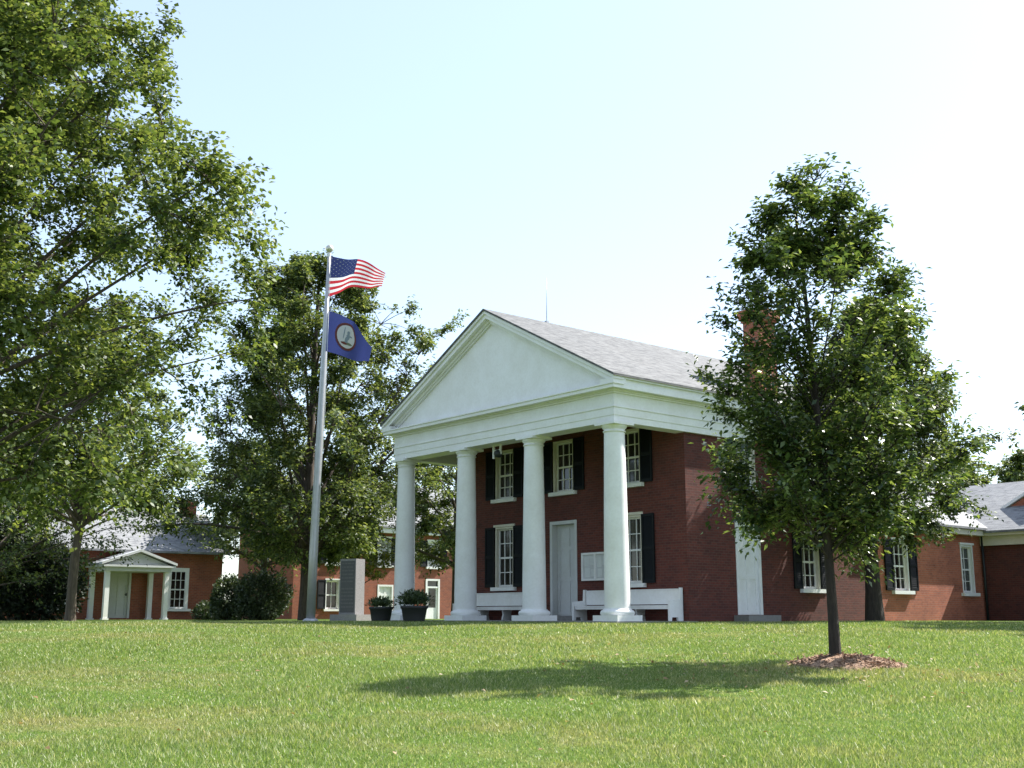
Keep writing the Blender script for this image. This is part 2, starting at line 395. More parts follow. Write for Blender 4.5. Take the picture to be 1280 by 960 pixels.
# ------------------------------------------------------------------ courthouse
FA = R(39.8); EX = (math.sin(FA), -math.cos(FA)); EY = (math.cos(FA), math.sin(FA)); DX, DY = 2.84, 31.6
RZ = math.atan2(EX[1], EX[0])
def G(x, y, z=0): return (DX + x * EX[0] + y * EY[0], DY + x * EX[1] + y * EY[1], z)
PF = lambda u, n, z: (u, -n, z)          # facade-parallel walls: outward is -y
PS = lambda u, n, z: (n, u, z)           # side walls: outward is +x
PL = lambda u, n, z: (-n, -u, z)         # left side walls: outward is -x
PB = lambda u, n, z: (-u, n, z)          # rear walls: outward is +y
build_grass()

ch = thing('courthouse', 'red brick courthouse with four white columns under a plain white pediment', 'courthouse', G(0, 0, 0), RZ)
WY = 2.65; WX = .2; XL = -10.3; YB = 11.9; ZT = 5.45
PITCHM = .52; CX = -5.05; EZ = 6.66; RZT = EZ + PITCHM * (.65 - CX)
# portico floor
f = MB(); f.box(-10.62, .52, -.55, WY - .003, -.25, .03); f.build('portico_floor', 'concrete', ch)
f = MB(); f.box(-5.85, -4.1, WY - .42, WY - .004, .031, .17); f.build('door_step', 'concrete', ch)
# brick walls
wl = MB(PF)
fh = [(-8.5, -7.5, 1.12, 3.15), (-8.5, -7.5, 4.1, 5.42 + .36), (-5.5, -4.5, 4.1, 5.78), (-5.68, -4.4, .17, 3.17), (-2.55, -1.55, 1.12, 3.15), (-2.55, -1.55, 4.1, 5.78)]
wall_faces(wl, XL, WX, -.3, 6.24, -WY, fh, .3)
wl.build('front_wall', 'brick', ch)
sl = MB(PS); sh = [(4.78, 5.95, .2, 3.05), (4.95, 5.85, 4.0, 5.5), (7.95, 8.9, 1.0, 2.75), (7.95, 8.9, 4.0, 5.5)]
wall_faces(sl, WY, YB, -.3, 6.0, WX, sh, .25)
sl.P = PL; wall_faces(sl, -YB, -WY, -.3, 6.0, -XL, [], .2)
sl.P = PB; wall_faces(sl, -WX, -XL, -.3, 6.2, YB, [], .2)
sl.add([(-WX, YB, 6.2), (-XL, YB, 6.2), (-CX, YB, 9.35)], [(0, 1, 2)])
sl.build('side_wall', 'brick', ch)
for uc in (-8.0, -2.05):
    add_window(ch, PF, uc, 1.12, 1.0, 2.03, -WY, shutters='LR', shut_w=.5)
for uc in (-8.0, -5.0, -2.05):
    add_window(ch, PF, uc, 4.1, 1.0, 1.68, -WY, shutters='LR', shut_w=.48, lintel=False)
add_door(ch, PF, -5.68, -4.4, .17, 3.17, -WY, 'gray_white', .26)
add_door(ch, PS, 4.78, 5.95, .2, 3.05, WX, 'white', .1, handle=False)
f = MB(PS); f.box(4.6, 6.1, WX + .003, WX + .55, -.2, .19); f.build('side_step', 'concrete', ch)
add_window(ch, PS, 5.4, 4.0, .9, 1.5, WX, shutters='L', shut_w=.5, pane='glass')
add_window(ch, PS, 8.42, 4.0, .95, 1.5, WX, shutters='LR', shut_w=.5)
add_window(ch, PS, 8.42, 1.0, .95, 1.75, WX, shutters='LR', shut_w=.42)
# columns
for i, x in enumerate((-10.1, -6.72, -3.42, 0)):
    sh_ = MB(); pr = []
    for k in range(13):
        t = k / 12; r = .352 - .066 * (t ** 1.35); pr.append((r, .36 + t * (5.16 - .36)))
    sh_.lathe(pr, x, 0, 40); co = sh_.build('column', 'white', ch)
    b = MB(); b.box(x - .47, x + .47, -.47, .47, .0, .185)
    b.lathe([(.44, .186), (.465, .22), (.465, .27), (.44, .31), (.40, .325), (.385, .35), (.36, .362)], x, 0, 40); b.build('column_base', 'white', co)
    b = MB(); b.lathe([(.286, 5.15), (.315, 5.16), (.318, 5.19), (.29, 5.20), (.292, 5.235), (.33, 5.27), (.355, 5.31), (.36, 5.345)], x, 0, 40)
    b.box(x - .39, x + .39, -.39, .39, 5.346, 5.42); b.build('capital', 'white', co)
# entablature: bands run round front and both sides
e = MB()
def ring(z0, z1, p, inner=.3, back=None):
    yb = back if back is not None else YB
    x0, x1, y0 = -10.1 - p, p, -p
    e.box(x0, x1, y0, -.0 + .3, z0, z1)
    e.box(x1 - .45, x1, .3, yb, z0, z1); e.box(x0, x0 + .45, .3, yb, z0, z1)
ring(5.42, 5.60, .300); ring(5.60, 5.82, .318); ring(5.82, 5.86, .345); ring(5.86, 6.21, .31)
ring(6.21, 6.26, .36); ring(6.26, 6.30, .42)
e.build('entablature', 'white', ch)
c = MB()
c.box(-10.1 - .60, .60, -.60, .3, 6.30, 6.40)                       # horizontal cornice under the pediment
c.box(-10.1 - .635, .635, -.635, -.2, 6.40, 6.44)
for sx0, sx1, sx2, sx3 in ((.1, .60, .645, .575), (-10.2, -10.70, -10.745, -10.675)):
    lo, hi = min(sx0, sx1), max(sx0, sx1); c.box(lo, hi, .3, YB + .15, 6.302, 6.44)
    lo, hi = min(sx0, sx3), max(sx0, sx3); c.box(lo, hi, -.575, YB + .12, 6.44, 6.56)
    lo, hi = min(sx0, sx2), max(sx0, sx2); c.box(lo, hi, -.238, YB + .15, 6.56, 6.64)
c.box(.1, .628, -.628, -.15, 6.441, 6.56); c.box(-10.728, -10.2, -.628, -.15, 6.441, 6.56)
c.box(.1, .60, -.199, .299, 6.401, 6.439); c.box(-10.70, -10.2, -.199, .299, 6.401, 6.439)
c.build('cornice', 'white', ch)
s_ = MB(); s_.box(-9.95, -.155, .301, WY - .003, 6.20, 6.235); s_.build('portico_ceiling', 'soffit', ch)
pd = MB()
tz = lambda x, off=0: EZ - .03 + PITCHM * (.65 - abs(x - CX) - .0 + (CX - CX)) if False else EZ + off + PITCHM * (5.70 - abs(x - CX))
hw = 5.70
pd.add([(CX - hw + .15, -.30, 6.42), (CX + hw - .15, -.30, 6.42), (CX, -.30, RZT - .1)], [(0, 1, 2)])
ped = pd.build('tympanum', 'white', ch)
rk = MB()
def rake(y0, y1, o0, o1, hwid):
    for sgn in (-1, 1):
        xe = CX + sgn * hwid; ze = EZ + PITCHM * (5.70 - hwid)
        prof = [(xe, ze + o0), (CX, EZ + PITCHM * 5.70 + o0), (CX, EZ + PITCHM * 5.70 + o1), (xe, ze + o1)]
        rk.prism(prof, 'n', y0, y1)
rake(-.64, -.24, -.13, -.035, 5.70); rake(-.58, -.22, -.27, -.131, 5.66); rake(-.43, -.2, -.36, -.272, 5.45); rake(-.37, -.2, -.42, -.362, 5.35)
rk.build('raking_cornice', 'white', ch)
rf = MB()
for sgn in (-1, 1):
    xe = CX + sgn * 5.74; ze = EZ + PITCHM * (5.70 - 5.74)
    rf.prism([(xe, ze - .034), (CX, RZT - .034), (CX, RZT + .03), (xe, ze + .03)], 'n', -.68, YB + .2)
roof = rf.build('roof', 'roof', ch)
c = MB(); cx0, cx1, cy0, cy1 = -.46, .19, 6.38, 7.2
c.box(cx0, cx1, cy0, cy1, 6.3, 9.42)
for k, (q, z0, z1) in enumerate(((.05, 9.42, 9.50), (.10, 9.50, 9.58), (.13, 9.58, 9.82))): c.box(cx0 - q, cx1 + q, cy0 - q, cy1 + q, z0, z1)
c.build('chimney', 'brick_wing', ch)
l = MB(); l.tube([(CX, 2.0, RZT), (CX, 2.0, RZT + 1.55)], [.014, .006], 6); l.box(CX - .05, CX + .05, 1.95, 2.05, RZT - .02, RZT + .07); l.build('lightning_rod', 'metal', ch)
# floodlight under the portico beam
fl = thing('floodlight', 'white bracketed floodlight with dark lamps hanging under the portico beam', 'light', G(-5.28, .12, 5.421), RZ)
b = MB(); b.box(-.22, .22, -.03, .03, -.03, .0); b.box(-.22, -.17, -.03, .03, -.42, -.03); b.box(.12, .17, -.03, .03, -.3, -.03); b.box(-.22, .17, -.025, .025, -.2, -.15); b.build('bracket', 'white', fl)
b = MB(); b.lathe([(.05, -.40), (.11, -.38), (.14, -.28), (.12, -.2), (.06, -.16)], .03, 0, 16); b.build('lamp_housing', 'iron', fl)

def bench(label, x, y):
    t = thing('bench', label, 'bench', G(x, y, .03), RZ, 'white benches on the portico')
    L = 1.98
    b = MB(); b.box(-L + .07, L - .07, .30, .345, .47, .88); b.box(-L + .07, L - .07, .28, .36, .88, .905); b.build('backrest', 'white', t)
    b = MB(); b.box(-L + .07, L - .07, -.18, .30, .40, .44); b.box(-L + .07, L - .07, -.17, -.14, .33, .399); b.build('seat', 'white', t)
    for s in (-1, 1):
        b = MB(); b.prism([(-.20, 0), (-.12, 0), (-.10, .10), (.14, .10), (.16, 0), (.36, 0), (.36, .93), (.27, .93), (.25, .60), (-.20, .56)], 'u', s * L - .035, s * L + .035); b.build('bench_end', 'white', t)
    for s in (-.6, .6):
        b = MB(); b.prism([(-.14, 0), (.28, 0), (.24, .20), (.28, .399), (-.14, .399), (-.08, .20)], 'u', s - .03, s + .03); b.build('leg', 'gray_white', t)
    return t
bench('white wooden bench right of the portico door, under the shuttered window by the corner', -2.0, 2.25)
bench('white wooden bench left of the portico door, partly behind the second and third columns', -8.1, 2.25)
nb = thing('notice_board', 'white two door notice cabinet on the brick wall right of the portico door', 'notice board', G(-3.55, WY - .003, 1.67), RZ)
b = MB(PF); b.box(-.60, .60, .0, .07, -.43, -.37); b.box(-.60, .60, 0, .07, .37, .43); b.box(-.60, -.54, 0, .07, -.37, .37); b.box(.54, .60, 0, .07, -.37, .37); b.box(-.03, .03, 0, .07, -.37, .37); b.build('frame', 'white', nb)
b = MB(PF); b.box(-.54, -.03, .005, .03, -.37, .37); b.box(.03, .54, .005, .03, -.37, .37); b.build('backing', 'gray_white', nb)
b = MB(PF)
for (x, z, a, h) in ((-.48, .02, .2, .28), (-.24, .05, .18, .26), (-.46, -.32, .22, .28), (-.2, -.3, .14, .22), (.08, -.02, .2, .3), (.32, .03, .18, .27), (.1, -.33, .19, .26), (.34, -.3, .16, .24)): b.box(x, x + a, .031, .036, z, z + h)
b.build('papers', 'paper', nb)

# ------------------------------------------------------------------ side wing and annex
wg = thing('side_wing', 'long one storey brick wing with shuttered windows behind the old tree', 'building', G(0, 0, 0), RZ)
wm = MB(PS); AY = 19.2
wall_faces(wm, YB + .003, AY, -.3, 3.1, WX - .03, [(13.1, 14.1, 1.02, 2.75), (17.62, 18.5, 1.0, 2.75)], .22)
wm.build('side_wall', 'brick_wing', wg)
add_window(wg, PS, 13.6, 1.02, 1.0, 1.73, WX - .03, shutters='LR', shut_w=.48, pane='glass', frame='white')
add_window(wg, PS, 18.06, 1.0, .88, 1.75, WX - .03, cols=2, pane='blind', frame='white')
b = MB(); b.box(-.3, WX + .3, YB + .21, AY - .3, 3.1, 3.3); b.build('fascia', 'cream', wg)
b = MB(); b.prism([(WX + .42, 3.3), (-4.2, 5.6), (-4.2, 5.68), (WX + .42, 3.38)], 'n', YB + .21, AY + 5); b.build('roof', 'roof_grey', wg)
b = MB(); b.tube([(WX + .07, AY - .12, 0), (WX + .07, AY - .12, 3.2)], [.05, .05], 8); b.build('downspout', 'iron', wg)
an = thing('annex', 'dark shaded brick annex with grey gabled roof at the right edge', 'building', G(0, 0, 0), RZ)
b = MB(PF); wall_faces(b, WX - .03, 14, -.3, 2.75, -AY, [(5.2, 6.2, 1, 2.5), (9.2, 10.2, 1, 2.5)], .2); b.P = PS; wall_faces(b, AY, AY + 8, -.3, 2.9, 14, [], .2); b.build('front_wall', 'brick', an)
for u in (5.7, 9.7): add_window(an, PF, u, 1.0, 1.0, 1.5, -AY, frame='white', lintel=False)
b = MB(); b.box(WX - .0, 14.2, AY - .14, AY + .3, 2.75, 3.2); b.box(WX - .0, 14.25, AY - .34, AY - .141, 3.1, 3.2); b.build('fascia', 'cream', an)
b = MB(); b.prism([(AY - .42, 3.2), (AY + 3.85, 5.42), (AY + 8.1, 3.2), (AY + 8.1, 3.28), (AY + 3.85, 5.50), (AY - .42, 3.28)], 'u', -6.5, 14.4); b.build('roof', 'roof_grey', an)
gb = MB(); gx, gy, gw, gh = 2.2, AY + 1.55, 1.75, .95
gb.prism([(gx - gw, 4.2), (gx + gw, 4.2), (gx, 4.2 + gh)], 'n', gy, gy + 1.8); dm = gb.build('gable', 'brick_wing', an)
b = MB()
for s in (-1, 1): b.prism([(gx + s * (gw + .12), 4.17), (gx, 4.2 + gh + .02), (gx, 4.2 + gh + .14), (gx + s * (gw + .12), 4.29)], 'n', gy - .12, gy + 2.2)
b.build('gable_trim', 'white', dm)

# ------------------------------------------------------------------ little office, left
lo = thing('law_office', 'small brick office with white pedimented porch in tree shade at far left', 'building', (-17.88, 53.32, -.05), R(39.8))
hw, dp = 4.98, 5.0
b = MB(PF)
wall_faces(b, -hw, hw, -.3, 3.1, 0, [(-.6, .5, .12, 2.3), (2.25, 3.3, .55, 2.45), (-3.3, -2.25, .55, 2.45)], .2)
b.P = PS; wall_faces(b, 0, dp, -.3, 3.1, hw, [], .2); b.add([(0, hw, 3.1), (dp, hw, 3.1), (dp / 2, hw, 5.0)], [(0, 1, 2)]); b.P = PL; wall_faces(b, -dp, 0, -.3, 3.1, hw, [], .2); b.P = PB; wall_faces(b, -hw, hw, -.3, 3.1, dp, [], .2)
b.build('wall', 'brick_orange', lo)
add_door(lo, PF, -.6, .5, .12, 2.3, 0, 'gray_white', .1)
add_window(lo, PF, 2.775, .55, 1.05, 1.9, 0, cols=3, frame='white', lintel=False, sw=.14, depth=.06)
add_window(lo, PF, -2.775, .55, 1.05, 1.9, 0, cols=3, frame='white', lintel=False, sw=.14, depth=.06)
b = MB(); b.prism([(-.4, 3.1), (dp / 2, 5.15), (dp + .4, 3.1), (dp + .4, 3.19), (dp / 2, 5.25), (-.4, 3.19)], 'u', -hw - .2, hw + .2); b.build('roof', 'roof_grey', lo)
b = MB(); b.box(3.9, 4.5, 2.2, 2.85, 4.4, 5.75); b.box(3.85, 4.55, 2.15, 2.9, 5.75, 5.9); b.build('chimney', 'brick_orange', lo)
for (x, y) in ((-1.35, -1.9), (1.35, -1.9), (-1.35, -.14), (1.35, -.14)):
    q = MB(); q.box(x - .1, x + .1, y - .1, y + .1, .05, 2.16); q.box(x - .14, x + .14, y - .14, y + .14, -.05, .12); q.build('porch_post', 'white', lo)
b = MB(); b.box(-1.5, 1.5, -2.08, -.003, 2.16, 2.34); b.box(-1.66, 1.66, -2.2, -.02, 2.34, 2.43)
b.prism([(-1.55, 2.43), (1.55, 2.43), (0, 2.98)], 'n', -2.0, -1.9)
for s_ in (-1, 1): b.prism([(s_ * 1.72, 2.43), (0, 3.02), (0, 3.13), (s_ * 1.72, 2.54)], 'n', -2.22, -1.85)
b.build('porch_pediment', 'gray_white', lo)
b = MB()
for s_ in (-1, 1): b.prism([(s_ * 1.72, 2.435), (0, 3.025), (0, 3.09), (s_ * 1.72, 2.50)], 'n', -1.849, -.01)
b.build('porch_roof', 'roof_grey', lo)

# ------------------------------------------------------------------ two storey brick house behind
bh = thing('brick_house', 'two storey orange brick house with black shutters far behind the columns', 'house', (-12.0, 64, -.15), R(39.8))
b = MB(PF); H = 5.35; X0, X1 = 0, 16.5; DP = 6.6
holes = [(2.05, 2.95, .7, 2.3), (2.05, 2.95, 3.2, 4.75), (5.4, 6.4, 3.2, 4.8), (5.5, 6.6, .1, 2.1), (9.0, 9.9, 3.2, 4.75), (8.9, 9.95, .1, 2.5), (13, 14, 3.2, 4.75), (13, 14, .7, 2.3)]
wall_faces(b, X0, X1, -.3, H, 0, holes, .2)
b.P = PL; wall_faces(b, -DP, 0, -.3, H, -X0, [(-3.8, -2.9, 3.2, 4.7)], .2); b.add([(-DP, -X0, H), (0, -X0, H), (-DP / 2, -X0, 8.0)], [(0, 1, 2)])
b.P = PS; wall_faces(b, 0, DP, -.3, H, X1, [], .2); b.add([(DP, X1, H), (0, X1, H), (DP / 2, X1, 8.0)], [(0, 1, 2)])
b.P = PB; wall_faces(b, -X1, -X0, -.3, H, DP, [], .2)
b.build('wall', 'brick_orange', bh)
for (uc, z0_, w_, h_, pn) in ((2.5, .7, .9, 1.6, 'glass'), (2.5, 3.2, .9, 1.55, 'glass'), (5.9, 3.2, 1.0, 1.6, 'glass_pale'), (9.45, 3.2, .9, 1.55, 'glass_pale'), (13.5, 3.2, 1, 1.55, 'glass'), (13.5, .7, 1, 1.6, 'glass')):
    add_window(bh, PF, uc, z0_, w_, h_, 0, cols=2, rows=2, frame='white', pane=pn, shutters='LR', shut_w=.52)
add_window(bh, PL, -3.35, 3.2, .9, 1.5, -X0, cols=2, rows=2, frame='white')
add_door(bh, PF, 5.5, 6.6, .1, 2.1, 0, 'white', .1, handle=False)
f = MB(PF); a_ = 8.9; c_ = 9.95
f.box(a_ + .004, a_ + .13, -.1, .03, .1, 2.49); f.box(c_ - .13, c_ - .004, -.1, .03, .1, 2.49); f.box(a_ + .13, c_ - .13, -.1, .028, 2.38, 2.49); f.box(a_ + .13, c_ - .13, -.1, .02, 1.95, 2.05); f.box(a_ + .13, c_ - .13, -.09, -.04, .1, .8); f.box(a_ + .13, a_ + .25, -.09, -.04, .8, 1.95); f.box(c_ - .25, c_ - .13, -.09, -.04, .8, 1.95)
gd = f.build('glazed_door', 'white', bh)
f = MB(PF); f.add([(a_ + .1, -.08, .8), (c_ - .1, -.08, .8), (c_ - .1, -.08, 2.4), (a_ + .1, -.08, 2.4)], [(0, 1, 2, 3)]); f.build('pane', 'blind', gd)
b = MB(); b.box(X0 - .2, X1 + .2, -.38, -.003, H - .28, H); b.build('fascia', 'white', bh)
b = MB(); k_ = 2.65 / (DP / 2)
b.prism([(-.48, H), (DP / 2, 8.25), (DP + .48, H), (DP + .48, H + .1), (DP / 2, 8.37), (-.48, H + .1)], 'u', X0 - .35, X1 + .35); b.build('roof', 'roof_grey', bh)
b = MB(PL)
for e_ in (.4, -DP - .4): b.prism([(e_, H - .24), (-DP / 2, 8.0), (-DP / 2, 8.24), (e_, H)], 'n', .003, .3)
b.build('rake_board', 'white', bh)

# ------------------------------------------------------------------ flagpole, flags, monument, tubs
FX, FY = -5.83, 34.0
fp = thing('flagpole', 'tall tapering silver flagpole with ball finial on the lawn', 'flagpole', (FX, FY, 0))
b = MB(); tip = (.20, 0, 11.02)
b.tube([(0, 0, -.1), (.02, 0, 2.0), (.08, 0, 5.0), (.15, 0, 8.5), tip], [.132, .125, .105, .08, .05], 20); b.build('pole', 'metal', fp)
b = MB(); b.lathe([(.19, -.05), (.23, 0), (.23, .04), (.17, .09), (.15, .1)], 0, 0, 24); b.build('base_collar', 'metal', fp)
b = MB(); b.lathe([(.0, 11.16), (.06, 11.17), (.105, 11.22), (.12, 11.28), (.105, 11.34), (.06, 11.39), (.0, 11.40)][0:], .2, 0, 16, False); b.lathe([(.05, 11.0), (.05, 11.1), (.03, 11.17)], .2, 0, 12); b.build('finial', 'gold', fp)
b = MB(); b.tube([(.11, -.12, 1.3), (.24, -.12, 6), (.26, -.08, 11.0)], [.008] * 3, 5); b.build('halyard', 'paper', fp)

def bez(pts, t):
    x = np.array([p[0] for p in pts]); z = np.array([p[1] for p in pts]); s = np.linspace(0, 1, len(pts))
    # smooth interpolation through the given points
    i = min(int(t * (len(pts) - 1)), len(pts) - 2); u = t * (len(pts) - 1) - i
    P = [np.array((x[max(0, min(len(pts) - 1, k))], z[max(0, min(len(pts) - 1, k))])) for k in (i - 1, i, i + 1, i + 2)]
    return .5 * ((2 * P[1]) + (-P[0] + P[2]) * u + (2 * P[0] - 5 * P[1] + 4 * P[2] - P[3]) * u * u + (-P[0] + 3 * P[1] - 3 * P[2] + P[3]) * u ** 3)
def flag_map(top, bot, amp, ph, k):
    def f(u, v, off=0.0):
        a, b_ = bez(top, u), bez(bot, u); p = a * (1 - v) + b_ * v
        y = amp * u ** .7 * math.sin(2 * math.pi * k * u + ph + 1.1 * v) - .25 * u
        return (p[0], y + off, p[1])
    return f
UNIT = .00485                                      # one pixel of the enlarged photograph, in metres at the pole
fz = lambda px, py: ((px - 160) * UNIT, -(py - 165) * UNIT)
def grid_flag(name, fmap, nu, nv, matfun, mats, parent):
    vs = [fmap(i / nu, j / nv) for j in range(nv + 1) for i in range(nu + 1)]; m = MB()
    b0 = 0; m.v = list(vs)
    for j in range(nv):
        for i in range(nu):
            a = j * (nu + 1) + i; m.f.append([a, a + 1, a + nu + 2, a + nu + 1]); m.mi.append(matfun((i + .5) / nu, (j + .5) / nv)); m.sm.append(True)
    return m.build(name, mats, parent)
top1 = [fz(160, 165), fz(265, 187), fz(340, 198), fz(415, 222), fz(470, 255), fz(522, 302)]
bot1 = [fz(155, 432), fz(230, 408), fz(300, 380), fz(380, 377), fz(440, 386), fz(502, 390)]
us = thing('national_flag', 'red and white striped flag with starred blue canton flying from the pole', 'flag', (FX + .24, FY - .04, 11.03))
m1 = flag_map(top1, bot1, .19, .3, 1.6)
def us_mat(u, v):
    if u < .4 and v < 7 / 13: return 2
    return int(v * 13) % 2
grid_flag('cloth', m1, 60, 52, us_mat, ['f_red', 'f_white', 'f_navy'], us)
st = MB()
for r in range(9):
    for c_ in range(6 if r % 2 == 0 else 5):
        u = .4 * ((c_ * 2 + 1 + (r % 2)) / 12); v = 7 / 13 * (r + 1) / 10
        for off in (-.004, .004):
            pts = []
            for k in range(10):
                a = math.pi * k / 5; rr = .0165 if k % 2 == 0 else .0066
                pts.append(m1(u + rr * math.sin(a) * .62, v - rr * math.cos(a), off))
            st.add(pts, [tuple(range(10))])
st.build('stars', 'f_white', us)
top2 = [fz(142, 520), fz(225, 545), fz(310, 595), fz(345, 622), fz(395, 705), fz(448, 772)]
bot2 = [fz(135, 778), fz(200, 800), fz(270, 826), fz(330, 845), fz(390, 853), fz(438, 868)]
vf = thing('state_flag', 'deep blue flag with round white seal flying below the striped flag', 'flag', (FX + .22, FY - .04, 11.03))
m2 = flag_map(top2, bot2, .20, 1.2, 1.3)
grid_flag('cloth', m2, 48, 32, lambda u, v: 0, ['f_blue'], vf)
sl_ = MB()
def disc(cu, cv, ru, rv, off, n=28, a0=0, a1=2 * math.pi, r0=0.0):
    ks = 6; pts = []
    for i in range(ks + 1):
        q = r0 + (1 - r0) * i / ks
        for j in range(n + 1):
            a = a0 + (a1 - a0) * j / n; pts.append(m2(cu + ru * q * math.cos(a), cv + rv * q * math.sin(a), off))
    sl_.add(pts, [(i * (n + 1) + j, i * (n + 1) + j + 1, (i + 1) * (n + 1) + j + 1, (i + 1) * (n + 1) + j) for i in range(ks) for j in range(n)], True)
for sgn in (-1, 1):
    o = sgn * .006
    sl_.m = 0; disc(.41, .47, .215, .36, o)
    sl_.m = 1; disc(.41, .47, .18, .30, o * 1.6)
    sl_.m = 2; disc(.42, .36, .030, .05, o * 2.2); disc(.425, .46, .035, .09, o * 2.2); disc(.40, .56, .03, .09, o * 2.2); disc(.455, .44, .075, .022, o * 2.4)
    disc(.34, .40, .008, .16, o * 2.2)
    sl_.m = 3; disc(.44, .64, .10, .035, o * 2.2)
    sl_.m = 0; disc(.37, .66, .06, .03, o * 2.3)
sl_.build('seal', ['f_seal', 'f_white', 'f_grey', 'f_green'], vf)

mo = thing('stone_monument', 'tall grey granite war memorial slab on a plinth beside the flagpole', 'monument', (-5.75, 42.0, -.02), R(-30))
b = MB(); b.prism([(-.31, .0), (.31, .0), (.30, 1.66), (-.30, 1.66)], 'n', -.22, .22); b.build('slab', 'granite', mo)
b = MB(); b.box(-.50, .50, -.40, .40, -.2, 0); b.build('plinth', 'granite', mo)
b = MB(); b.box(-.27, .27, -.2245, -.219, .06, 1.6); b.build('darkened_face', 'granite_dark', mo)  # inset panel added to deepen the shade on the slab's front by colour
mo.location.z = .22; mo.scale = (1.18, 1.18, 1.18)
for r in range(13):
    z = 1.5 - r * .108; rs = random.Random(r); x = -.23
    if r == 6: continue
    b = MB(); vs = []; fs = []
    while x < .20:                                  # one engraved line: letters joined by a shallow groove
        ww_ = rs.uniform(.03, .11); x1_ = min(x + ww_, .24); vs += [(x, -.2265, z), (x1_, -.2265, z), (x1_, -.2265, z + .042), (x, -.2265, z + .042)]; x = x1_ + .02
    k = len(vs) // 4
    for q in range(k):
        fs.append((4 * q, 4 * q + 1, 4 * q + 2, 4 * q + 3))
        if q < k - 1: fs.append((4 * q + 1, 4 * q + 4, 4 * q + 7, 4 * q + 2)) if rs.random() < .35 else fs.append((4 * q + 1, 4 * q + 4, 4 * q + 4, 4 * q + 1)[:3])
    b.add(vs, [f for f in fs if len(set(f)) > 2]); b.build('inscription_line', 'granite_cut', mo)

# ------------------------------------------------------------------ leaves and trees
def leaf_quads(P, D, U, L, W, rng):
    """P base points, D leaf axis (unit), U approx leaf normal, L lengths, W widths -> bent diamond quads"""
    S = np.cross(D, U); S /= np.linalg.norm(S, axis=1, keepdims=True) + 1e-9
    N = np.cross(S, D)
    b = P; t = P + D * L[:, None] - N * (L * .18)[:, None]
    m = P + D * (L * .45)[:, None] + N * (L * .05)[:, None]
    l_ = m - S * (W / 2)[:, None]; r_ = m + S * (W / 2)[:, None]
    v = np.stack([b, l_, t, r_], 1).reshape(-1, 3); n = len(P)
    return v, np.arange(n * 4).reshape(n, 4)
def unit(a): return a / (np.linalg.norm(a, axis=-1, keepdims=True) + 1e-9)
def tubes_np(chains, seg):
    V = []; F = []; off = 0
    for pts, rad in chains:
        pts = np.asarray(pts); k = len(pts); d = unit(np.gradient(pts, axis=0))
        ref = np.array([0, 0, 1.]) if abs(d[0, 2]) < .8 else np.array([1., 0, 0])
        a = unit(np.cross(d, ref)); bb = np.cross(d, a); t = np.linspace(0, 2 * np.pi, seg, endpoint=False)
        ringv = pts[:, None, :] + (a[:, None, :] * np.cos(t)[None, :, None] + bb[:, None, :] * np.sin(t)[None, :, None]) * np.asarray(rad)[:, None, None]
        V.append(ringv.reshape(-1, 3)); i = np.arange(k * seg).reshape(k, seg)
        F.append(np.stack([i[:-1], np.roll(i[:-1], -1, 1), np.roll(i[1:], -1, 1), i[1:]], -1).reshape(-1, 4) + off); off += k * seg
    return np.concatenate(V), np.concatenate(F)
